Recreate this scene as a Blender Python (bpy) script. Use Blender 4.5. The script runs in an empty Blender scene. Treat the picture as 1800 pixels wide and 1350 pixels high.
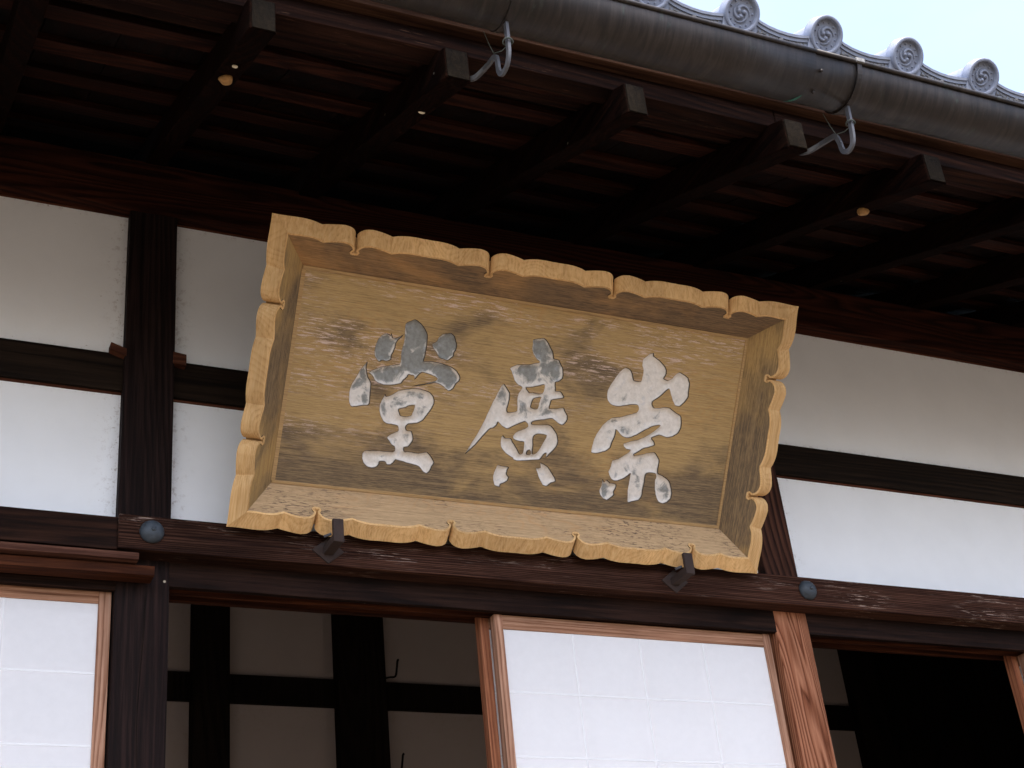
import bpy, bmesh, math, random
from mathutils import Vector, Matrix, noise, geometry
random.seed(7)
sc = bpy.context.scene
col = sc.collection
RAD = math.radians

# ------------------------------------------------------------------ camera
cam = bpy.data.cameras.new('camera'); cam_o = bpy.data.objects.new('camera', cam); col.objects.link(cam_o)
cam.sensor_width = 36; cam.lens = 51.446; cam.clip_start = .05; cam.clip_end = 2000
right = Vector((.90797506, -.40805803, -.09523616)); up = Vector((-.12999649, -.49038148, .86175804))
back = Vector((-.39834934, -.77007444, -.49830026))
cam_o.matrix_world = Matrix(((right.x, up.x, back.x, -.68029707), (right.y, up.y, back.y, -3.44920336),
                             (right.z, up.z, back.z, 1.6), (0, 0, 0, 1)))
sc.camera = cam_o

# ------------------------------------------------------------------ sky, sun, exposure
SUN_EL, SUN_AZ = 60, 200           # veiled sun high in front of the hall; the eave keeps the wall in shade
EXPOSURE = 2.62
w = bpy.data.worlds.new('World'); sc.world = w; w.use_nodes = True
nt = w.node_tree; nt.nodes.clear()
def wn(t, **k):
    n = nt.nodes.new(t)
    for a, b in k.items(): setattr(n, a, b)
    return n
sky = wn('ShaderNodeTexSky', sky_type='NISHITA', sun_disc=False)
sky.sun_elevation = RAD(SUN_EL); sky.sun_rotation = RAD(SUN_AZ); sky.air_density = .75; sky.dust_density = 3.2; sky.ozone_density = 1.5
tcw = wn('ShaderNodeTexCoord'); mpw = wn('ShaderNodeMapping'); mpw.inputs['Scale'].default_value = (1.6, 1.6, 3.2)
nsw = wn('ShaderNodeTexNoise'); nsw.inputs['Scale'].default_value = 1.7; nsw.inputs['Detail'].default_value = 7
nsw.inputs['Roughness'].default_value = .55
rpw = wn('ShaderNodeValToRGB'); rpw.color_ramp.elements[0].position = .40; rpw.color_ramp.elements[1].position = .64
rpw.color_ramp.elements[0].color = (.1,)*3 + (1,); rpw.color_ramp.elements[1].color = (.75,)*3 + (1,)
mxw = wn('ShaderNodeMix', data_type='RGBA'); mxw.inputs[7].default_value = (1.0, .99, 1.14, 1)
bgw = wn('ShaderNodeBackground'); bgw.inputs['Strength'].default_value = .15
ow = wn('ShaderNodeOutputWorld')
L = nt.links.new
L(tcw.outputs['Generated'], mpw.inputs['Vector']); L(mpw.outputs[0], nsw.inputs['Vector']); L(nsw.outputs[0], rpw.inputs[0])
L(rpw.outputs[0], mxw.inputs[0]); L(sky.outputs[0], mxw.inputs[6]); L(mxw.outputs[2], bgw.inputs[0]); L(bgw.outputs[0], ow.inputs[0])
sl = bpy.data.lights.new('sun', 'SUN'); sl.energy = 1.2; sl.angle = RAD(12); sl.color = (1, .95, .87)
so = bpy.data.objects.new('sun', sl); col.objects.link(so); so.location = (3, 6, 12)
sd = Vector((math.sin(RAD(SUN_AZ))*math.cos(RAD(SUN_EL)), math.cos(RAD(SUN_AZ))*math.cos(RAD(SUN_EL)), math.sin(RAD(SUN_EL))))
so.rotation_euler = sd.to_track_quat('Z', 'Y').to_euler()
sc.view_settings.view_transform = 'Standard'; sc.view_settings.look = 'None'
sc.view_settings.exposure = EXPOSURE; sc.view_settings.gamma = 1; sc.view_settings.use_curve_mapping = False
sc.render.engine = 'CYCLES'; sc.cycles.max_bounces = 8; sc.cycles.diffuse_bounces = 5

# ------------------------------------------------------------------ materials
def newmat(name):
    m = bpy.data.materials.new(name); m.use_nodes = True; t = m.node_tree
    return m, t, t.nodes['Principled BSDF']
class G:                                             # tiny node-graph helper
    def __init__(s, t): s.t = t
    def n(s, ty, ins=None, **k):
        x = s.t.nodes.new(ty)
        for a, b in k.items(): setattr(x, a, b)
        for a, b in (ins or {}).items():
            if hasattr(b, 'is_linked'): s.t.links.new(b, x.inputs[a])
            else: x.inputs[a].default_value = b
        return x
    def math(s, op, a, b=0., clamp=False): return s.n('ShaderNodeMath', {0: a, 1: b}, operation=op, use_clamp=clamp).outputs[0]
    def noise(s, vec, scale, detail=4, rough=.5, dist=0.):
        return s.n('ShaderNodeTexNoise', {'Vector': vec, 'Scale': scale, 'Detail': detail, 'Roughness': rough, 'Distortion': dist}).outputs[0]
    def map(s, vec, sca): return s.n('ShaderNodeMapping', {'Vector': vec, 'Scale': sca}).outputs[0]
    def ramp(s, f, *st):
        x = s.n('ShaderNodeValToRGB', {0: f}); e = x.color_ramp.elements
        while len(e) < len(st): e.new(.5)
        for q, (p, c) in zip(e, st): q.position = p; q.color = (tuple(c) if hasattr(c, '__len__') else (c,)*3) + (1,)
        return x.outputs[0]
    def mix(s, f, a, b, mode='MIX'):
        return s.n('ShaderNodeMix', {0: f, 6: a, 7: b}, data_type='RGBA', blend_type=mode).outputs[2]
    def step(s, f, lo, hi): return s.n('ShaderNodeMapRange', {0: f, 1: lo, 2: hi}, interpolation_type='SMOOTHSTEP').outputs[0]
    def vec(s, rnd=True):
        c = s.n('ShaderNodeTexCoord').outputs['Object']
        if not rnd: return c
        r = s.n('ShaderNodeObjectInfo').outputs['Random']
        o = s.n('ShaderNodeCombineXYZ', {0: s.math('MULTIPLY', r, 17.3), 1: s.math('MULTIPLY', r, 41.7), 2: s.math('MULTIPLY', r, 29.1)})
        return s.n('ShaderNodeVectorMath', {0: c, 1: o.outputs[0]}, operation='ADD').outputs[0]
    def bump(s, bsdf, h, strength, dist=.003):
        b = s.n('ShaderNodeBump', {'Height': h, 'Strength': strength, 'Distance': dist})
        s.t.links.new(b.outputs[0], bsdf.inputs['Normal'])
def c4(c): return tuple(c) + (1,)

def wood(name, dark, mid, light, axis=0, ring=30, across=3.0, along=.3, rough=.74, bump=.35, contrast=.5,
         flecks=None, fleck_t=(.56, .64), specks=None, blotch=.5, spec=.06, dist=.25, tint=(1.10, .94, .80)):
    dark, mid, light = ([a*k for a, k in zip(q, tint)] for q in (dark, mid, light))
    m, t, b = newmat(name); g = G(t); v = g.vec()
    def sca(al, ac): s = [ac]*3; s[axis] = al; return tuple(s)
    low = g.noise(g.map(v, sca(along, across)), 1, 2, .4, dist)
    wob = g.noise(g.map(v, sca(6, 60)), 1, 4, .6)
    ph = g.math('ADD', g.math('MULTIPLY', low, ring), g.math('MULTIPLY', wob, .55))
    saw = g.math('FRACT', ph)                                            # sharp late-wood line, slow early-wood ramp
    rings = g.ramp(saw, (0., 0.), (.12, .35), (.62, 1.), (.86, .75), (1., 0.))
    fine = g.step(g.noise(g.map(v, sca(2.4, 120)), 1, 7, .68), .30, .70)
    hair = g.step(g.noise(g.map(v, sca(9, 420)), 1, 3, .65), .28, .72)
    f = g.math('ADD', g.math('MULTIPLY', rings, contrast), g.math('ADD', g.math('MULTIPLY', fine, .62*(1-contrast)), g.math('MULTIPLY', hair, .38*(1-contrast))))
    c = g.ramp(f, (.10, dark), (.48, mid), (.92, light))
    bl = g.noise(g.map(v, sca(1.3, 5)), 1, 6, .65)
    c = g.mix(blotch, c, g.ramp(bl, (.3, .3), (.7, 1.45)), 'MULTIPLY')
    if flecks:
        fl = g.math('MULTIPLY', g.step(g.noise(g.map(v, sca(13, 260)), 1, 6, .72), *fleck_t), g.step(g.noise(g.map(v, sca(2.6, 11)), 1, 4, .6), .48, .64))
        c = g.mix(fl, c, c4(flecks))
    if specks:
        sp = g.step(g.n('ShaderNodeTexVoronoi', {'Vector': g.map(v, (7, 7, 7)), 'Scale': 1.}).outputs['Distance'], .035, .02)
        c = g.mix(sp, c, c4(specks))
    t.links.new(c, b.inputs['Base Color']); b.inputs['Specular IOR Level'].default_value = spec
    rr = g.ramp(f, (0, rough-.1), (1, min(1, rough+.12))); t.links.new(rr, b.inputs['Roughness'])
    g.bump(b, f, bump)
    return m
M = {}
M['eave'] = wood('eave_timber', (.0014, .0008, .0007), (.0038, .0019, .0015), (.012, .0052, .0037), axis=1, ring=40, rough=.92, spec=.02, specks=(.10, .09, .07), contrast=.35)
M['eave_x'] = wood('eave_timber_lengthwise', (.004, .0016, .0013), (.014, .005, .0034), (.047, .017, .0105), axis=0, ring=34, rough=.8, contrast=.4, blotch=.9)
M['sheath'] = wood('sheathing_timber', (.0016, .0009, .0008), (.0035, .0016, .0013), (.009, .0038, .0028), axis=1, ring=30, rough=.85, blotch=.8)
M['fascia'] = wood('fascia_timber', (.0032, .0018, .0015), (.009, .0043, .0033), (.026, .0125, .0088), axis=0, ring=40, along=.15, rough=.85, contrast=.4, flecks=(.12, .06, .035), fleck_t=(.60, .68), blotch=.8)
M['strip'] = wood('eave_strip_timber', (.017, .0086, .0058), (.038, .0205, .0138), (.08, .047, .032), axis=0, ring=20, rough=.8, contrast=.3, blotch=.7)
M['endgrain'] = wood('end_grain', (.0028, .0024, .002), (.006, .0052, .0042), (.014, .012, .0094), axis=1, ring=16, across=5, along=1, rough=.95, blotch=.9, contrast=.25)
M['plate'] = wood('plate_timber', (.006, .0025, .002), (.017, .0058, .0038), (.045, .0155, .009), axis=0, ring=44, across=3.4, rough=.75, contrast=.55, dist=.6)
M['post_dark'] = wood('dark_post_timber', (.004, .0028, .0028), (.0085, .0058, .006), (.022, .014, .014), axis=2, ring=44, across=3.5, rough=.68, bump=.5, contrast=.35, specks=(.35, .3, .22))
M['post_mid'] = wood('brown_post_timber', (.009, .005, .0045), (.03, .0145, .0115), (.085, .042, .03), axis=2, ring=46, across=3.6, rough=.72, bump=.6, contrast=.62, dist=.5)
M['post_light'] = wood('weathered_post_timber', (.075, .024, .012), (.19, .08, .045), (.36, .19, .125), axis=2, ring=70, across=3.6, along=.42, rough=.75, bump=.8, contrast=.66, blotch=.35, dist=.5)
M['nuki'] = wood('tie_beam_timber', (.004, .003, .0025), (.0095, .007, .0055), (.022, .016, .012), axis=0, ring=50, along=.12, rough=.72, contrast=.4)
M['nageshi'] = wood('weathered_rail_timber', (.008, .0038, .003), (.024, .0112, .0085), (.085, .046, .034), axis=0, ring=56, across=4, along=.10, rough=.78, bump=.6, contrast=.42,
                    flecks=(.34, .25, .20), fleck_t=(.56, .63), blotch=.85)
M['nageshi_dark'] = wood('dark_rail_timber', (.006, .0035, .003), (.0155, .0085, .0068), (.042, .021, .015), axis=0, ring=50, across=4, along=.1, rough=.75, contrast=.4, blotch=.7)
M['rail_strip'] = wood('rail_strip_timber', (.024, .011, .008), (.06, .029, .022), (.13, .072, .055), axis=0, ring=40, across=4, along=.1, rough=.75, contrast=.35, blotch=.7)
M['rail_red'] = wood('red_rail_timber', (.009, .0032, .002), (.03, .0108, .0055), (.085, .032, .0155), axis=0, ring=40, across=4, along=.1, rough=.7, contrast=.35, blotch=.8)
M['kamoi'] = wood('lintel_timber', (.004, .0026, .0022), (.010, .0058, .005), (.027, .0155, .0125), axis=0, ring=44, across=4, along=.1, rough=.72, contrast=.35, specks=(.45, .42, .38), blotch=.8)
M['shoji_h'] = wood('screen_rail_timber', (.10, .048, .028), (.235, .135, .09), (.38, .255, .19), axis=0, ring=40, across=4, along=.1, rough=.75, contrast=.35, blotch=.6)
M['shoji_v'] = wood('screen_stile_timber', (.09, .045, .03), (.235, .14, .10), (.40, .28, .22), axis=2, ring=50, across=4, along=.2, rough=.75, contrast=.5, blotch=.6)
M['shoji_red'] = wood('screen_red_timber', (.065, .024, .013), (.17, .07, .04), (.30, .15, .09), axis=2, ring=44, across=4, along=.15, rough=.75, contrast=.4, blotch=.6)
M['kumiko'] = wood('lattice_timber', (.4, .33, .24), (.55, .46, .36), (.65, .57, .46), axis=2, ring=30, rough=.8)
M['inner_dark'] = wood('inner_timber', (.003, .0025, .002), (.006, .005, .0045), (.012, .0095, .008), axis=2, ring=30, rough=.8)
M['wedge'] = wood('wedge_timber', (.025, .01, .007), (.055, .023, .015), (.11, .05, .032), axis=0, ring=30, rough=.8)
M['frame_rim'] = wood('carved_rim_timber', (.42, .24, .092), (.60, .375, .16), (.70, .475, .235), axis=1, ring=70, across=3.0, along=2.0, rough=.66, bump=.06, contrast=.26, blotch=.42, spec=.2, dist=.5, tint=(1, .98, .95))

def sign_wood(name, axis, flecky, darkness, gold=(.34, .215, .09), pores=0., low_stain=0.):
    m, t, b = newmat(name); g = G(t); v = g.vec(); raw = g.n('ShaderNodeTexCoord').outputs['Object']
    def sca(al, ac): s = [ac]*3; s[axis] = al; return tuple(s)
    sp = g.n('ShaderNodeSeparateXYZ', {0: raw})
    low = g.noise(g.map(v, sca(1.6, 5.0)), 1, 3, .5, 1.2)
    saw = g.math('FRACT', g.math('MULTIPLY', low, 26.)); line = g.ramp(saw, (0, 1.), (.18, .25), (.5, 0.), (.85, .2), (1, 1.))
    line = g.math('MULTIPLY', line, g.step(g.noise(g.map(v, sca(1.5, 3.5)), 1, 3), .45, .62))
    fine = g.step(g.noise(g.map(v, sca(5, 240)), 1, 6, .7), .26, .74); hair = g.step(g.noise(g.map(v, sca(34, 560)), 1, 3, .65), .26, .74)
    f = g.math('ADD', g.math('MULTIPLY', fine, .5), g.math('MULTIPLY', hair, .5))
    gd = gold
    c = g.ramp(f, (.1, tuple(x*.66 for x in gd)), (.5, gd), (.9, tuple(min(1, x*1.28) for x in gd)))
    c = g.mix(g.math('MULTIPLY', line, .4), c, c4((gd[0]*1.15, gd[1]*.88, gd[2]*.62)))
    # smoky grey-brown weathering in soft patches
    wz = g.noise(g.map(v, sca(3.2, 5.6)), 1, 6, .58, .4)
    if low_stain: wz = g.math('ADD', wz, g.math('MULTIPLY', g.step(sp.outputs[1], -.06, -.26), low_stain))
    wm = g.step(wz, .60-darkness*.3, .80-darkness*.24)
    wm = g.math('MULTIPLY', wm, g.ramp(f, (.2, 1.0), (.8, .68)))
    c = g.mix(g.math('MULTIPLY', wm, .92), c, g.mix(f, c4((.056, .041, .029)), c4((.155, .117, .082))))
    if pores:
        pr = g.math('MULTIPLY', g.step(g.noise(g.map(v, sca(46, 240)), 1, 4, .65), .52, .62), g.step(g.noise(g.map(v, sca(4, 8)), 1, 5, .6), .38, .62))
        c = g.mix(g.math('MULTIPLY', pr, pores), c, c4((.085, .055, .04)))
    if flecky:
        fl = g.math('MULTIPLY', g.step(g.noise(g.map(v, sca(18, 160)), 1, 6, .8), .53, .575), g.step(g.noise(g.map(v, sca(2.4, 10)), 1, 5, .65), .42, .56))
        zone = g.step(g.math('ADD', sp.outputs[1], g.math('MULTIPLY', sp.outputs[0], -.22)), -.12, .10)
        fl = g.math('MULTIPLY', fl, zone)
        c = g.mix(g.math('MULTIPLY', fl, flecky), c, c4((.56, .42, .345)))
        f = g.math('ADD', f, g.math('MULTIPLY', fl, .5))
    t.links.new(c, b.inputs['Base Color']); b.inputs['Roughness'].default_value = .7; b.inputs['Specular IOR Level'].default_value = .2
    g.bump(b, f, .3, .002)
    return m
M['sign_panel'] = sign_wood('sign_panel_timber', 0, .95, .28, (.37, .248, .108), low_stain=.27)
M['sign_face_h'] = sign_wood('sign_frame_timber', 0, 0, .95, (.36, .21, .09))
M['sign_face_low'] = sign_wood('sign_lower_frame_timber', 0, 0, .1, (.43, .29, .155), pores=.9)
M['sign_face_v'] = sign_wood('sign_side_frame_timber', 1, 0, .92, (.37, .235, .09))
M['sign_fillet'] = sign_wood('sign_fillet_timber', 0, 0, -.2, (.38, .245, .11))

def paint(name, grey_top, thr):
    m, t, b = newmat(name); g = G(t); v = g.vec(False)
    n1 = g.noise(v, 19, 6, .62, .5); n2 = g.noise(v, 80, 6, .7)
    sp = g.n('ShaderNodeSeparateXYZ', {0: v}); ed = g.n('ShaderNodeAttribute', attribute_name='inside').outputs['Fac']
    f = g.math('ADD', g.math('MULTIPLY', n2, .22), g.math('ADD', n1, g.math('MULTIPLY', sp.outputs[1], grey_top)))
    f = g.math('ADD', f, g.math('MULTIPLY', ed, .16))
    gm = g.step(f, thr-.05, thr+.09)
    white = g.ramp(n2, (.3, (.60, .565, .51)), (.65, (.76, .72, .665)))
    grey = g.ramp(n2, (.3, (.18, .182, .168)), (.7, (.30, .312, .30)))
    c = g.mix(gm, white, grey)
    c = g.mix(g.math('MULTIPLY', g.step(g.noise(v, 38, 5, .65), .57, .70), .35), c, c4((.40, .44, .49)))
    c = g.mix(g.math('MULTIPLY', g.step(ed, .16, .0), .6), c, c4((.16, .14, .115)))      # darker towards the chiselled edge
    t.links.new(c, b.inputs['Base Color']); b.inputs['Roughness'].default_value = .85; b.inputs['Specular IOR Level'].default_value = .2
    g.bump(b, g.math('ADD', n2, g.math('MULTIPLY', n1, .6)), .5, .003)
    return m
M['paint_do'] = paint('worn_grey_white_paint', 1.05, .73)
M['paint_ko'] = paint('worn_mixed_paint', 1.1, .80)
M['paint_su'] = paint('worn_white_paint', -.5, .90)

def plain(name, colr, rough=.6, metal=0., nscale=40, var=.3, bump=.15, spec=.4):
    m, t, b = newmat(name); g = G(t); v = g.vec()
    n = g.noise(v, nscale, 6, .6); n2 = g.noise(v, nscale*.12, 3)
    f = g.math('ADD', g.math('MULTIPLY', n, .6), g.math('MULTIPLY', n2, .4))
    c = g.ramp(f, (.3, tuple(x*(1-var) for x in colr)), (.7, tuple(min(1, x*(1+var)) for x in colr)))
    t.links.new(c, b.inputs['Base Color']); b.inputs['Metallic'].default_value = metal
    b.inputs['Specular IOR Level'].default_value = spec
    rr = g.ramp(n, (.3, max(0, rough-.12)), (.7, min(1, rough+.12))); t.links.new(rr, b.inputs['Roughness'])
    g.bump(b, n, bump, .002)
    return m
M['carve_wall'] = plain('carved_edge_timber', (.045, .032, .024), .9, 0, 120)
M['tile'] = plain('smoked_roof_tile', (.20, .225, .285), .5, .0, 55, .25, .25, .4)
M['tile_dirty'] = plain('lichened_roof_tile', (.15, .15, .15), .8, .0, 140, .7, .6)
M['steel'] = plain('galvanised_steel', (.075, .077, .085), .6, .2, 60, .3)
M['iron'] = plain('rusty_iron', (.034, .021, .017), .88, .05, 90, .5, .6)
M['bronze'] = plain('blackened_bronze', (.040, .050, .060), .55, .2, 70, .45, .25)
M['wire'] = plain('green_wire', (.05, .06, .05), .6)
M['verdigris'] = plain('verdigris', (.03, .13, .10), .8, 0, 200, .6)
M['cocoon'] = plain('papery_cocoon', (.30, .16, .05), .7, 0, 110, .5, .5)
M['dropping'] = plain('pale_grub_case', (.62, .54, .38), .8)
M['gravel'] = plain('dull_gravel', (.10, .080, .058), .95, 0, 60, .35, .8)
M['deck'] = plain('veranda_boards', (.11, .075, .05), .7, 0, 20)
M['tatami'] = plain('tatami', (.12, .095, .05), .8, 0, 60)
M['ceil'] = plain('ceiling_boards', (.02, .014, .01), .8, 0, 20)

def plaster(name, colr, dirt):
    m, t, b = newmat(name); g = G(t); v = g.vec()
    n = g.noise(v, 6, 5, .6); n2 = g.noise(v, 160, 4, .6)
    c = g.mix(.5, c4(colr), g.ramp(n, (.3, .93), (.7, 1.04)), 'MULTIPLY')
    gen = g.n('ShaderNodeSeparateXYZ', {0: g.n('ShaderNodeTexCoord').outputs['Generated']})
    def edge(o): return g.math('MINIMUM', o, g.math('SUBTRACT', 1, o))
    e = g.math('MINIMUM', edge(gen.outputs[0]), g.math('MULTIPLY', edge(gen.outputs[2]), .6))
    near = g.n('ShaderNodeMapRange', {0: e, 1: 0, 2: .055, 3: 1, 4: 0}).outputs[0]
    sp = g.step(g.math('ADD', g.noise(v, 120, 5, .7), g.math('MULTIPLY', near, .13)), .70, .80)
    sm = g.math('MULTIPLY', g.step(g.noise(v, 46, 6, .78), .52, .66), g.math('POWER', near, 2.2))
    c = g.mix(g.math('MULTIPLY', g.math('MAXIMUM', sp, g.math('MULTIPLY', sm, .8)), dirt), c, c4((.20, .125, .07)))
    t.links.new(c, b.inputs['Base Color']); b.inputs['Roughness'].default_value = .92; b.inputs['Specular IOR Level'].default_value = .15
    g.bump(b, g.math('ADD', n2, n), .2, .0015)
    return m
M['plaster'] = plaster('white_lime_plaster', (.785, .795, .79), .85)
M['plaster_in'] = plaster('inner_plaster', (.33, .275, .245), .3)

def paper():
    m, t, b = newmat('screen_paper'); g = G(t); v = g.vec()
    n = g.noise(v, 45, 6, .65); n2 = g.noise(v, 3, 3)
    c = g.mix(1, c4((.88, .878, .872)), g.ramp(g.math('ADD', g.math('MULTIPLY', n, .5), g.math('MULTIPLY', n2, .5)), (.3, .95), (.7, 1.03)), 'MULTIPLY')
    d = g.n('ShaderNodeBsdfDiffuse', {0: c}); tr = g.n('ShaderNodeBsdfTranslucent', {0: c})
    mx = g.n('ShaderNodeMixShader', {0: .32}); t.links.new(d.outputs[0], mx.inputs[1]); t.links.new(tr.outputs[0], mx.inputs[2])
    t.links.new(mx.outputs[0], t.nodes['Material Output'].inputs[0])
    return m
M['paper'] = paper()
M['paper_on_bar'] = plain('paper_pasted_on_bar', (.665, .665, .66), .95, 0, 60, .03, .05, .05)

def gutter_mat():
    m, t, b = newmat('patinated_copper'); g = G(t); v = g.vec(False)
    st = g.noise(g.map(v, (70, 9, 9)), 1, 5, .6, .6); pt = g.noise(g.map(v, (3, 8, 8)), 1, 5, .6)
    c = g.ramp(g.math('ADD', g.math('MULTIPLY', st, .6), g.math('MULTIPLY', pt, .4)), (.38, (.008, .0058, .0046)), (.5, (.018, .0128, .0100)), (.62, (.033, .0255, .0208)))
    c = g.mix(g.math('MULTIPLY', g.step(g.noise(g.map(v, (40, 14, 14)), 1, 5, .7), .58, .72), .35), c, c4((.045, .07, .052)))
    c = g.mix(g.step(g.noise(g.map(v, (16, 40, 40)), 1, 3, .7), .76, .80), c, c4((.17, .18, .15)))
    t.links.new(c, b.inputs['Base Color']); b.inputs['Metallic'].default_value = .35; b.inputs['Roughness'].default_value = .52
    g.bump(b, g.math('ADD', st, pt), .12, .002)
    return m
M['gutter'] = gutter_mat()

# ------------------------------------------------------------------ mesh helpers
def mobj(name, verts, faces, mat_, parent=None, smooth=False):
    me = bpy.data.meshes.new(name); me.from_pydata([tuple(v) for v in verts], [], faces); me.update()
    return link(name, me, mat_, parent, smooth)
def link(name, me, mat_, parent=None, smooth=False):
    if mat_ is not None and not me.materials: me.materials.append(M[mat_] if isinstance(mat_, str) else mat_)
    if smooth:
        for p in me.polygons: p.use_smooth = True
    o = bpy.data.objects.new(name, me); col.objects.link(o)
    if parent: o.parent = parent
    return o
def bobj(name, bm, mat_, parent=None, smooth=False):
    bmesh.ops.recalc_face_normals(bm, faces=bm.faces[:])
    me = bpy.data.meshes.new(name); bm.to_mesh(me); bm.free()
    return link(name, me, mat_, parent, smooth)
def thing(name, label, cat, loc=(0, 0, 0), group=None):
    o = bpy.data.objects.new(name, None); col.objects.link(o); o.location = loc; o.empty_display_size = .05
    return tag(o, label, cat, group)
def tag(o, label, cat, group=None):
    o['label'] = label; o['category'] = cat
    if group: o['group'] = group
    return o
def beam(name, p0, p1, mat_, parent=None, bev=.003, shear=None, wob=0., cuts=0):
    """box from corner p0 to corner p1 with softened edges; shear(v) moves vertices"""
    bm = bmesh.new(); bmesh.ops.create_cube(bm, size=1)
    a, b = Vector(p0), Vector(p1); c = (a+b)/2; d = b-a
    for v in bm.verts: v.co = Vector((v.co.x*d.x, v.co.y*d.y, v.co.z*d.z)) + c
    if bev: bmesh.ops.bevel(bm, geom=bm.edges[:]+bm.verts[:], offset=bev, segments=2, profile=.6, affect='EDGES')
    if cuts:
        ax = max(range(3), key=lambda i: abs(d[i])); lo = min(a[ax], b[ax]); n = Vector([1. if i == ax else 0. for i in range(3)])
        for k in range(1, cuts):
            pl = Vector(c); pl[ax] = lo + abs(d[ax])*k/cuts
            bmesh.ops.bisect_plane(bm, geom=bm.verts[:]+bm.edges[:]+bm.faces[:], plane_co=pl, plane_no=n)
    sd_ = Vector((random.random()*50, random.random()*50, random.random()*50))
    for v in bm.verts:
        if wob: v.co += noise.noise_vector(v.co*2.3+sd_)*wob
        if shear: v.co = Vector(shear(v.co))
    return bobj(name, bm, mat_, parent)
def sweep(path, rad, seg=8, closed_ends=True, flat=None):
    """tube along a list of points -> verts, faces ; rad scalar or list; flat=(w,h) gives a rectangular bar"""
    n = len(path); P = [Vector(p) for p in path]; V = []; F = []
    R_ = rad if hasattr(rad, '__len__') else [rad]*n
    prev = None
    for i in range(n):
        d = (P[min(i+1, n-1)]-P[max(i-1, 0)]).normalized()
        ref = prev if prev is not None else (Vector((1, 0, 0)) if abs(d.x) < .8 else Vector((0, 0, 1)))
        s = (ref - d*ref.dot(d)).normalized(); prev = s; u_ = d.cross(s)
        if flat:
            for a, b in ((-1, -1), (1, -1), (1, 1), (-1, 1)): V.append(P[i]+s*a*flat[0]/2+u_*b*flat[1]/2)
        else:
            for k in range(seg): V.append(P[i]+(s*math.cos(k*2*math.pi/seg)+u_*math.sin(k*2*math.pi/seg))*R_[i])
    k_ = 4 if flat else seg
    for i in range(n-1):
        for k in range(k_): F.append((i*k_+k, i*k_+(k+1) % k_, (i+1)*k_+(k+1) % k_, (i+1)*k_+k))
    F.append(tuple(range(k_-1, -1, -1))); F.append(tuple((n-1)*k_+k for k in range(k_)))
    return V, F
def smooth_path(pts, n=6):
    P = [Vector(p) for p in pts]; P = [2*P[0]-P[1]]+P+[2*P[-1]-P[-2]]; out = []
    for i in range(1, len(P)-2):
        for k in range(n):
            t_ = k/n; a, b, c, d = P[i-1:i+3]
            out.append(.5*((2*b)+(c-a)*t_+(2*a-5*b+4*c-d)*t_*t_+(3*b-a-3*c+d)*t_**3))
    out.append(P[-2]); return out

# ================================================================== SETTING
gv = []; gf = []
ground = mobj('ground', [(-400, -400, 0), (400, -400, 0), (400, 400, 0), (-400, 400, 0)], [(0, 1, 2, 3)], 'gravel'); ground['kind'] = 'structure'

# ================================================================== HALL FRONT WALL
XA, XB = -2.05, 4.6                       # built length of the front
LP = (-.062, .073); RP = (1.907, 2.029); FP = (3.87, 4.0); GP = (-2.03, -1.9)   # posts (x range)
wall = thing('hall_wall', 'half-timbered hall front with white plaster panels, dark posts and weathered lintel rails', 'wall')
def post(xr, z0, z1, mat_): return beam('post', (xr[0], 0, z0), (xr[1], .135, z1), mat_, wall, .004, wob=.0015, cuts=14)
post(LP, 3.16, 4.25, 'post_dark'); post(LP, .5, 3.16, 'post_dark')
post(RP, 3.16, 4.25, 'post_mid'); post(RP, .5, 3.16, 'post_light')
post(FP, .5, 4.25, 'post_mid'); post(GP, .5, 4.25, 'post_dark')
# a drying crack runs down the left post
V, F = sweep([(.012+.006*math.sin(z*4)+.004*math.sin(z*11), -.0006, z) for z in [2.3+.05*i for i in range(16)]], .0013, 5)
mobj('crack', V, F, 'inner_dark', wall)
PL = .035
bays = [(GP[1], LP[0]), (LP[1], RP[0]), (RP[1], FP[0])]
for x0, x1 in bays:
    for z0, z1 in ((3.2, 3.655), (3.755, 4.245)):
        beam('plaster_panel', (x0-.01, PL, z0), (x1+.01, .10, z1), 'plaster', wall, 0)
    beam('tie_beam', (x0-.005, .02, 3.647), (x1+.005, .09, 3.762), 'nuki', wall, .003, wob=.001, cuts=8)
    # thin reddish-brown bead along the top edge of each plaster panel
    beam('plaster_bead', (x0, PL-.004, 3.640), (x1, PL+.01, 3.6475), 'wedge', wall, .001)
    beam('plaster_bead', (x0, PL-.004, 4.2335), (x1, PL+.01, 4.241), 'wedge', wall, .001)
beam('wedge', (-.101, -.004, 3.753), (-.058, .03, 3.776), 'wedge', wall, .002, shear=lambda v: (v.x, v.y, v.z-(v.x+.062)*.35-.008))
beam('wedge', (.068, -.004, 3.742), (.105, .03, 3.778), 'wedge', wall, .002, shear=lambda v: (v.x, v.y, v.z-(v.x-.07)*.12))
# wall plate
beam('wall_plate', (XA-.6, -.015, 4.2385), (XB+.6, .15, 4.412), 'plate', wall, .004, wob=.002, cuts=24)
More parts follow.
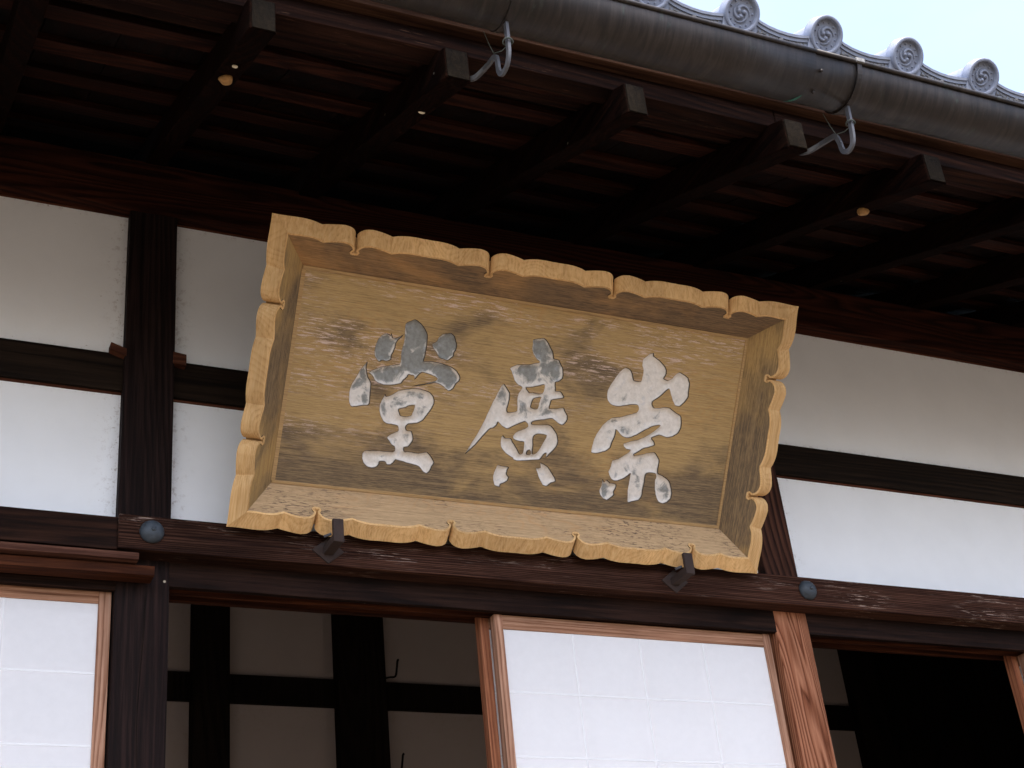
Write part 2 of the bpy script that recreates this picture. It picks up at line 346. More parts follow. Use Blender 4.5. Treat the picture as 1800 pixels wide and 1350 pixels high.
# front rails (nageshi) and lintels (kamoi)
NZ0, NZ1 = 3.151, 3.2445
beam('front_rail', (-.07, -.06, NZ0), (XB, .02, NZ1), 'nageshi', wall, .0025, wob=.0012, cuts=30)
beam('front_rail', (XA, -.052, NZ0-.001), (-.0705, .02, NZ1-.006), 'nageshi_dark', wall, .0025, wob=.001, cuts=12)
beam('rail_strip', (XA, -.085, 3.112), (-.022, -.02, 3.1305), 'rail_strip', wall, .002)
beam('rail_strip', (XA, -.062, 3.082), (.022, -.01, 3.108), 'rail_red', wall, .002)
def lintel(x0, x1, zb):
    # front lip, groove, middle lip, groove, back lip
    for y0, y1 in ((.0, .018), (.048, .058), (.09, .105)):
        beam('lintel', (x0, y0, zb), (x1, y1, NZ0+.03), 'kamoi' if y0 == 0 else 'rail_red', wall, .002, wob=.0006, cuts=10)
    beam('lintel', (x0, .017, zb+.018), (x1, .091, NZ0+.02), 'rail_red', wall, 0)
lintel(LP[1]-.002, RP[0]+.002, 3.083); lintel(RP[1]-.002, FP[0]+.002, 3.083); lintel(GP[1]-.002, LP[0]+.002, 3.063)
# domed nail covers
def nail_cover(x, y):
    R0 = .031; prof = [(R0*.80, .000), (R0, .002), (R0*.99, .005), (R0*.9, .011), (R0*.7, .0175), (R0*.42, .0215), (R0*.2, .0228), (0.0001, .023)]
    V = []; F = []; n = 36
    for r, h in prof: V += [(r*math.cos(k*2*math.pi/n), -h, r*math.sin(k*2*math.pi/n)) for k in range(n)]
    for i in range(len(prof)-1):
        for k in range(n): F.append((i*n+k, i*n+(k+1) % n, (i+1)*n+(k+1) % n, (i+1)*n+k))
    o = mobj('nail_cover', V, F, 'bronze', wall, True); o.location = (x, y, 3.2)
    V, F = sweep([(0, -.0215, 0), (0, -.024, 0), (0, -.0265, 0), (0, -.0275, 0)], [.0062, .006, .0045, .001], 16)
    s = mobj('stud', V, F, 'bronze', o, True)
nail_cover(.012, -.060); nail_cover(2.005, -.060)
# sill, veranda floor and the dark room behind
deck = mobj('veranda_floor', *(lambda a, b: ([(a[0], a[1], b[2]), (b[0], a[1], b[2]), (b[0], b[1], b[2]), (a[0], b[1], b[2]), (a[0], a[1], a[2]), (b[0], a[1], a[2]), (b[0], b[1], a[2]), (a[0], b[1], a[2])],
        [(0, 1, 2, 3), (4, 7, 6, 5), (0, 4, 5, 1), (1, 5, 6, 2), (2, 6, 7, 3), (3, 7, 4, 0)]))((-3.2, -.75, .42), (6.4, .14, .5)), 'deck'); deck['kind'] = 'structure'
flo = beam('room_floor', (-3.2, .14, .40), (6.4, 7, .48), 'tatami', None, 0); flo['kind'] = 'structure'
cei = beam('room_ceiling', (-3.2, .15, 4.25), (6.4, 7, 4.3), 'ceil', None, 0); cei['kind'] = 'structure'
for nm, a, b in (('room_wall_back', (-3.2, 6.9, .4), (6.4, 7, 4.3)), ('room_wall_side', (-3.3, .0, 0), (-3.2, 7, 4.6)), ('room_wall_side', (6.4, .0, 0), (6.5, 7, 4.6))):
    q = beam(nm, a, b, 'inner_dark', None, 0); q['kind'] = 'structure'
# wing walls that close the front beyond the picture
for x0, x1 in ((-3.2, GP[0]+.01), (FP[1]-.01, 6.4)):
    q = beam('wing_wall', (x0, .03, .4), (x1, .12, 4.3), 'plaster', None, 0); q['kind'] = 'structure'

# ================================================================== INNER PARTITION seen through the openings
inner = thing('inner_partition', 'dim plastered partition with black posts and beam inside the open hall', 'partition', (0, 1.97, .48))
def ib(name, p0, p1, m): return beam(name, (p0[0], p0[1]-1.97, p0[2]-.48), (p1[0], p1[1]-1.97, p1[2]-.48), m, inner, .003)
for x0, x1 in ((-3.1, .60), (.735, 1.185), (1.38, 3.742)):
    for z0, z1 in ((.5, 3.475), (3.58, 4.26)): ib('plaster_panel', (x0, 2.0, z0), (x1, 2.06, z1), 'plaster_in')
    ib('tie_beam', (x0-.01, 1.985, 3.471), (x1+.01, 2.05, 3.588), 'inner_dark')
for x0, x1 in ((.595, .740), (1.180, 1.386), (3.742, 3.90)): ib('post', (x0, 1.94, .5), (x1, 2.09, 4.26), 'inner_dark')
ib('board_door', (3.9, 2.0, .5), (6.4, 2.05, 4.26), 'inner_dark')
for x, z in ((1.386, 3.59), (1.386, 3.20), (1.386, 2.8)):
    V, F = sweep(smooth_path([(x-.01, 1.955-1.97, z-.48), (x+.012, 1.93-1.97, z-.482), (x+.030, 1.915-1.97, z-.482), (x+.036, 1.91-1.97, z-.45), (x+.041, 1.91-1.97, z-.418), (x+.046, 1.91-1.97, z-.412)], 4), .0045, 8)
    mobj('coat_hook', V, F, 'inner_dark', inner, True)

# ================================================================== SLIDING PAPER SCREENS
def shoji(label, x0, x1, ztop, yf, stl, rail_h, mats=('shoji_v', 'shoji_h'), zbot=.52):
    t_ = thing('paper_screen', label, 'paper screen', (x0, yf, zbot), 'sliding paper screens')
    W_ = x1-x0; H_ = ztop-zbot; D = .032
    beam('stile', (0, 0, 0), (stl, D, H_), mats[0], t_, .0015); beam('stile', (W_-stl, 0, 0), (W_, D, H_), mats[0], t_, .0015)
    beam('rail', (stl-.001, .002, H_-rail_h-.012), (W_-stl+.001, D-.002, H_-.0005), mats[1], t_, .0015)
    beam('rail', (stl-.001, .002, 0), (W_-stl+.001, D-.002, .06), mats[1], t_, .0015)
    nx = max(2, round((W_-2*stl)/.215)); zt = H_-rail_h-.013
    for i in range(1, nx):
        x = stl+(W_-2*stl)*i/nx
        b_ = beam('lattice_bar', (x-.003, .0062, .055), (x+.003, .02, zt+.005), 'kumiko', t_, 0); beam('pasted_line', (x-.0028, .0047, .056), (x+.0028, .0061, zt+.004), 'paper_on_bar', b_, 0)
    nz = 9
    z = zt; k = 0
    while z > .25:
        z -= .178; k += 1
        b_ = beam('lattice_bar', (stl-.002, .0062, z-.003), (W_-stl+.002, .0195, z+.003), 'kumiko', t_, 0); beam('pasted_line', (stl-.0005, .00465, z-.0028), (W_-stl+.0005, .0060, z+.0028), 'paper_on_bar', b_, 0)
    # paper sheet: slightly uneven, pasted on the lattice
    nxs, nzs = 28, 60; V = []; F = []
    for j in range(nzs+1):
        for i in range(nxs+1):
            x = stl-.001+(W_-2*stl+.002)*i/nxs; zz = .055+(zt-.055+.004)*j/nzs
            V.append((x, .0052+.0002*noise.noise(Vector((x*5, zz*5, x0))), zz))
    for j in range(nzs):
        for i in range(nxs): a = j*(nxs+1)+i; F.append((a, a+1, a+nxs+2, a+nxs+1))
    mobj('paper_sheet', V, F, 'paper', t_, True)
    return t_
shoji('white paper screen half drawn across the doorway below the signboard', .979, 1.893, 3.083, .03-.009, .025, .03)
shoji('paper screen slid behind the half drawn screen, only its reddish stile showing', .951, 1.90, 3.095, .0605, .028, .03, ('shoji_red', 'shoji_h'))
shoji('closed white paper screen beside the black post, under the short rail strips', -1.02, -.0655, 3.0665, .021, .031, .021)
shoji('paper screen at the far jamb of the dark open bay, edge on', 2.897, 3.80, 3.083, .021, .028, .03, ('shoji_v', 'shoji_h'))
shoji('paper screen slid behind the one at the far jamb', 2.873, 3.79, 3.095, .0605, .028, .03, ('shoji_red', 'shoji_h'))

# ================================================================== EAVE
SLOPE = .4375; SEAVE = .012; TIPY, TIPZ, X0 = -1.140, 3.912, .031
def ez(x, y):                              # underside height of the rafters
    k = y/TIPY
    return 4.412+(TIPZ-4.412)*k+SEAVE*(x-X0)*max(0, k)
roof = thing('tiled_eave', 'deep tiled eave with dark exposed rafters, battens and round-ended grey tiles', 'roof', (0, 0, 0))
RW, RH = .060, .086; RT = RH/math.cos(math.atan(SLOPE))
for k in range(-5, 11):
    xr = X0+k*.469; ww = RW*(1+.05*math.sin(k*2.3)); tip = TIPY+.012*math.sin(k*1.7); dz = -.010 if k == 1 else .002*math.sin(k*3.1)
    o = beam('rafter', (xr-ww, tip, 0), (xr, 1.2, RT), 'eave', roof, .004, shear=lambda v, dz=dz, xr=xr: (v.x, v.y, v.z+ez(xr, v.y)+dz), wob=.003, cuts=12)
    # sawn, bleached end
    beam('rafter_end', (xr-ww+.004, tip-.0035, .004), (xr-.004, tip+.004, RT-.004), 'endgrain', o, .001, shear=lambda v, dz=dz, xr=xr, tip=tip: (v.x, v.y, v.z+ez(xr, tip)+dz))
XL, XR = -2.45, 5.0
yb = [(-1.02, -.97), (-.857, -.774), (-.634, -.548), (-.42, -.332), (-.196, -.118), (.03, .11)]
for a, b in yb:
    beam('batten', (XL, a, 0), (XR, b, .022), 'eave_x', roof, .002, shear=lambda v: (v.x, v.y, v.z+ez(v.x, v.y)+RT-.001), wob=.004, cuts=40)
x = XL
while x < XR:
    wd = .17+.06*random.random()
    beam('sheathing_board', (x, -1.08, 0), (min(x+wd-.002, XR), 1.0, .014), 'sheath', roof, .001, shear=lambda v: (v.x, v.y, v.z+ez(v.x, v.y)+RT+.0205), wob=.001, cuts=4)
    x += wd
zs = lambda x: SEAVE*(x-X0)
sh = lambda v: (v.x, v.y, v.z+zs(v.x))
KB = TIPZ+RT+(-1.07-TIPY)*SLOPE-.012       # fascia rests on the rafter tops
xs = [XL, -.30, 1.405, 3.3, XR]
for i in range(4):
    beam('fascia_beam', (xs[i]+.0008, -1.092, KB), (xs[i+1]-.0008, -1.035, KB+.095), 'fascia', roof, .003, shear=sh, wob=.002, cuts=16)
beam('eave_strip', (XL, -1.128, KB+.058), (XR, -1.0925, KB+.088), 'strip', roof, .003, shear=sh, wob=.0015, cuts=40)
beam('eave_board', (XL, -1.17, KB+.0885), (XR, -.9, KB+.16), 'fascia', roof, .003, shear=sh, wob=.001, cuts=20)
# roof body above the boards, so that no sky leaks through (front slope and back slope)
def rz(x, y): return (ez(x, y) if y < 3.6 else ez(x, 3.6)-(y-3.6)*.42)+RT+.045
V = []; F = []; ys = [-1.0, -.6, 0, 1.2, 2.4, 3.6, 5.0, 7.4]; xs_ = [XL-.9+(XR-XL+2.6)*i/10 for i in range(11)]
for dz in (0, .10):
    for x in xs_: V += [(x, y, rz(x, y)+dz) for y in ys]
ny = len(ys); nb = ny*len(xs_)
for i in range(len(xs_)-1):
    for j in range(ny-1):
        a = i*ny+j; F += [(a, a+ny, a+ny+1, a+1), (nb+a, nb+a+1, nb+a+ny+1, nb+a+ny)]
    for j in (0, ny-1): a = i*ny+j; F.append((a, a+ny, nb+a+ny, nb+a))
for i in (0, len(xs_)-1):
    for j in range(ny-1): a = i*ny+j; F.append((a, a+1, nb+a+1, nb+a))
mobj('roof_bed', V, F, 'tile', roof)

# eave tiles: pan + roll + wavy pendant front, plus round medallion with three commas and beads
TS, TY, TZ, TX = .265, -1.263, 4.232, 1.223
ANG = math.atan(SLOPE)
def lathe_disc(prof, n=40):
    V = []; F = []
    for r, h in prof: V += [(r*math.cos(k*2*math.pi/n), h, r*math.sin(k*2*math.pi/n)) for k in range(n)]
    for i in range(len(prof)-1):
        for k in range(n): F.append((i*n+k, i*n+(k+1) % n, (i+1)*n+(k+1) % n, (i+1)*n+k))
    F.append(tuple(range((len(prof)-1)*n, len(prof)*n)))
    return V, F
def add(VF, VF2):
    o = len(VF[0]); VF[0].extend(VF2[0]); VF[1].extend([tuple(i+o for i in f) for f in VF2[1]])
def dome(cx, cz, r, h, y0, seg=12):
    V = []; F = []
    for q in range(4):
        a = q/4*math.pi/2
        V += [(cx+r*math.cos(a)*math.cos(k*2*math.pi/seg), y0-h*math.sin(a), cz+r*math.cos(a)*math.sin(k*2*math.pi/seg)) for k in range(seg)]
    V.append((cx, y0-h, cz))
    for q in range(3):
        for k in range(seg): F.append((q*seg+k, q*seg+(k+1) % seg, (q+1)*seg+(k+1) % seg, (q+1)*seg+k))
    for k in range(seg): F.append((3*seg+k, 3*seg+(k+1) % seg, 4*seg))
    return V, F
R1 = .0520
prof = [(R1-.004, .034), (R1, .03), (R1, -.001), (R1-.0015, -.003), (R1-.0085, -.003), (R1-.0100, -.001), (R1-.0105, .0075)]
med = ([], []); add(med, lathe_disc(prof, 48))
bead_r = .0335
for k in range(12):
    a = k*math.pi/6+.13; add(med, dome(bead_r*math.cos(a), bead_r*math.sin(a), .0026, .0042, .0075, 8))
for q in range(3):
    a0 = q*2*math.pi/3+.5; path = []; rr = []
    for i in range(15):
        t_ = i/14; a = a0-t_*2.75; r = .0088+.0172*t_**.62
        path.append((r*math.cos(a), .0065, r*math.sin(a))); rr.append(max(.0008, .0052*(1-t_)**.55))
    add(med, sweep(path, rr, 8)); add(med, dome(path[0][0], path[0][2], .0066, .0085, .0078, 12))
me_med = bpy.data.meshes.new('medallion'); me_med.from_pydata([tuple(v) for v in med[0]], [], med[1]); me_med.materials.append(M['tile'])
for p in me_med.polygons: p.use_smooth = len(p.vertices) < 10
# pendant front
upper = [(.030, .020), (.045, .007), (.065, -.0025), (.09, -.0085), (.12, -.0125), (.15, -.0135), (.18, -.0115), (.205, -.0075), (.232, -.002)]
def up_z(x):
    for (a, b), (c, d) in zip(upper, upper[1:]):
        if a <= x <= c: return b+(d-b)*(x-a)/(c-a)
    return upper[-1][1]
low_z = lambda x: -.047-.010*math.sin((x-.03)/.2*math.pi)
bodyV, bodyF = [], []
def plate(xa, xb, zu, zl, y0, y1, n=24):
    V = []; F = []
    for i in range(n+1):
        x = xa+(xb-xa)*i/n; V += [(x, y0, zl(x)), (x, y0, zu(x)), (x, y1, zu(x)), (x, y1, zl(x))]
    for i in range(n):
        for k in range(4): F.append((i*4+k, i*4+(k+1) % 4, i*4+4+(k+1) % 4, i*4+4+k))
    F += [(0, 1, 2, 3), tuple(n*4+k for k in (3, 2, 1, 0))]
    return V, F
B = ([], [])
add(B, plate(.032, .230, lambda x: up_z(x)-.002, lambda x: low_z(x)+.002, .008, .024))                # recessed field
add(B, plate(.032, .232, up_z, lambda x: up_z(x)-.0072, .0005, .026))                                  # upper lip
add(B, plate(.032, .232, lambda x: low_z(x)+.006, low_z, .0005, .024))                                 # lower lip
add(B, plate(.0335, .052, lambda x: up_z(x)-.004, lambda x: low_z(x)+.003, .0012, .024, 4))             # end stops
add(B, plate(.214, .2318, lambda x: up_z(x)-.004, lambda x: low_z(x)+.003, .0012, .024, 4))
# pan running up the slope, and the roll behind the medallion
V = []; F = []; nn = 26
for y in (.004, .30):
    for i in range(nn+1): x = .03+.205*i/nn; V += [(x, y, up_z(x)), (x, y, up_z(x)-.017)]
m_ = (nn+1)*2
for i in range(nn):
    a = i*2; F += [(a, a+2, m_+a+2, m_+a), (a+1, m_+a+1, m_+a+3, a+3), (a, a+1, a+3, a+2)]
add(B, (V, F))
V = []; F = []
for y in (.028, .30):
    for k in range(25): a = -.5+k/24*(math.pi+1.0); V.append((.046*math.cos(a), y, .046*math.sin(a)-.001))
for k in range(24): F.append((k, k+1, 26+k, 25+k))
add(B, (V, F))
me_tile = bpy.data.meshes.new('eave_tile'); me_tile.from_pydata([tuple(v) for v in B[0]], [], B[1]); me_tile.materials.append(M['tile'])
# vine relief in the recessed field
VN = ([], [])
def curl(cx, cz, r, a0, a1, w0):
    pts = [(cx+r*(1-.45*i/9)*math.cos(a0+(a1-a0)*i/9), .0065, cz+r*(1-.45*i/9)*math.sin(a0+(a1-a0)*i/9)) for i in range(10)]
    add(VN, sweep(pts, [w0*(1-.6*i/9) for i in range(10)], 6))
for sx in (-1, 1):
    for cx, r in ((.020, .0075), (.043, .0085), (.066, .0075)):
        zc = (up_z(.132+sx*cx)+low_z(.132+sx*cx))/2
        curl(.132+sx*cx, zc+.001, r, math.pi*(.5+.5*sx), math.pi*(.5+.5*sx)+sx*4.2, .0024)
    pts = [(.132+sx*d, .007, (up_z(.132+sx*d)+low_z(.132+sx*d))/2-.004+.004*math.sin(d*150)) for d in [.006+.0085*i for i in range(9)]]
    add(VN, sweep(pts, .0018, 6))
add(VN, dome(.132, (up_z(.132)+low_z(.132))/2, .008, .006, .008, 10))
me_vine = bpy.data.meshes.new('vine_relief'); me_vine.from_pydata([tuple(v) for v in VN[0]], [], VN[1]); me_vine.materials.append(M['tile_dirty'])
for k in range(-12, 14):
    x = TX+k*TS
    o = link('eave_tile', me_tile, None, roof); o.location = (x, TY+.002*math.sin(k*2.1), TZ+zs(x)-SEAVE*(TX-X0)+.0025*math.sin(k*1.9))
    o.rotation_euler = (ANG+.02*math.sin(k*2.7), .012+.01*math.sin(k*1.3), .012*math.sin(k*3.7))
    md = link('medallion', me_med, None, o); md.location = (0, -.010, 0); md.rotation_euler = (.2, .25*math.sin(k*5.1), 0)
    link('vine_relief', me_vine, None, o)

# ================================================================== GUTTER
gut = thing('rain_gutter', 'half-round patinated copper rain gutter hung below the roof tiles on bent steel hooks', 'gutter')
GY, GZ, GR = -1.313, 4.0165, .0750
zg = lambda x: .006*(x-1)
def trough(name, xa, xb, r, mat_, a0=0., a1=math.pi, th=.0016, n=26):
    V = []; F = []; cut = max(2, int((xb-xa)/.25)+1)
    for j in range(cut+1):
        x = xa+(xb-xa)*j/cut
        for rr in (r, r-th):
            for k in range(n+1):
                a = a0+(a1-a0)*k/n
                V.append((x, GY-rr*math.cos(a), GZ-rr*math.sin(a)+zg(x)+.0012*math.sin(x*7)))
    m_ = 2*(n+1)
    for j in range(cut):
        for k in range(n):
            a = j*m_+k; F.append((a, a+1, a+m_+1, a+m_)); b = a+n+1; F.append((b, b+m_, b+m_+1, b+1))
        for k in (0, n): a = j*m_+k; F.append((a, a+m_, a+m_+n+1, a+n+1))
    for j in (0, cut):
        for k in range(n): a = j*m_+k; F.append((a, a+1, a+n+2, a+n+1))
    return mobj(name, V, F, mat_, gut, True)
SEAM = 1.318
trough('trough', XL-.3, SEAM, GR+.0022, 'gutter'); trough('trough', SEAM-.06, XR+.3, GR, 'gutter')
for xa, xb in ((XL-.3, SEAM), (SEAM, XR+.3)):
    n_ = 24; V, F = sweep([(xa+(xb-xa)*i/n_, GY-GR-.003, GZ+.001+zg(xa+(xb-xa)*i/n_)) for i in range(n_+1)], .0062, 10)
    mobj('rolled_lip', V, F, 'gutter', gut, True)
for a in (35, 78):
    a_ = RAD(a); c = Vector((SEAM+.018, GY-(GR+.001)*math.cos(a_), GZ-(GR+.001)*math.sin(a_)+zg(SEAM))); nr = Vector((0, -math.cos(a_), -math.sin(a_)))
    V, F = sweep([c-nr*.002, c+nr*.002, c+nr*.0042], [.0046, .0042, .0016], 12); mobj('rivet', V, F, 'gutter', gut, True)
V = []; F = []
for i in range(9):
    a_ = RAD(88+5*i); wv = .004*math.sin(math.pi*i/8)+.0006
    for s in (-1, 1): V.append((SEAM-.008-.018*i/8+s*wv, GY-(GR+.0036)*math.cos(a_), GZ-(GR+.0036)*math.sin(a_)+zg(SEAM)))
F = [(2*i, 2*i+1, 2*i+3, 2*i+2) for i in range(8)]
mobj('verdigris_streak', V, F, 'verdigris', gut)
for hk, pts in ((.503, [(-1.05, 3.985), (-1.09, 3.960), (-1.137, 3.925), (-1.21, 3.902), (-1.233, 3.899), (-1.251, 3.884), (-1.254, 3.845), (-1.268, 3.823), (-1.295, 3.824), (-1.31, 3.85), (-1.313, 3.90), (-1.314, 3.947)]),
                (1.441, [(-1.05, 3.996), (-1.09, 3.970), (-1.138, 3.934), (-1.225, 3.907), (-1.248, 3.897), (-1.257, 3.872), (-1.262, 3.840), (-1.280, 3.826), (-1.300, 3.834), (-1.308, 3.862), (-1.312, 3.91), (-1.314, 3.953)])):
    P = smooth_path([(hk+.006, y, z) for y, z in pts], 5)
    V, F = sweep(P, 0, flat=(.007, .0125)); hko = mobj('hanger_hook', V, F, 'steel', gut)
    c0 = Vector(P[-8]); c1 = Vector(P[22])
    V, F = sweep([c0+Vector((.008, -.008, 0)), (c0+c1)/2+Vector((.002, 0, -.003)), c1+Vector((0, 0, .012))], .0013, 6); mobj('tie_wire', V, F, 'wire', hko)
    c2 = Vector((hk-.02, GY+.06, GZ-.058+zg(hk)))
    V, F = sweep([c2, (c1+c2)/2, c1+Vector((0, 0, .010))], .0011, 6); mobj('tie_wire', V, F, 'wire', hko)
    V, F = sweep([c0+Vector((.011*math.cos(q), .011*math.sin(q), .0015*math.sin(2*q))) for q in [i*2*math.pi/14 for i in range(15)]], .0022, 6); mobj('wire_loop', V, F, 'wire', hko)
    n_ = 22; V = []; F = []
    for k in range(n_+1):
        a_ = math.pi*k/n_
        for rr in (GR+.0024, GR+.0052):
            for xx in (hk-.001, hk+.013): V.append((xx, GY-rr*math.cos(a_), GZ-rr*math.sin(a_)+zg(hk)))
    for k in range(n_):
        a = k*4; F += [(a, a+1, a+5, a+4), (a+2, a+6, a+7, a+3), (a, a+4, a+6, a+2), (a+1, a+3, a+7, a+5)]
    mobj('strap', V, F, 'gutter', gut)
    o = beam('strap_clip', (hk-.006, GY-GR-.012, GZ-.004+zg(hk)), (hk+.020, GY-GR+.012, GZ+.009+zg(hk)), 'tile_dirty', gut, .002)

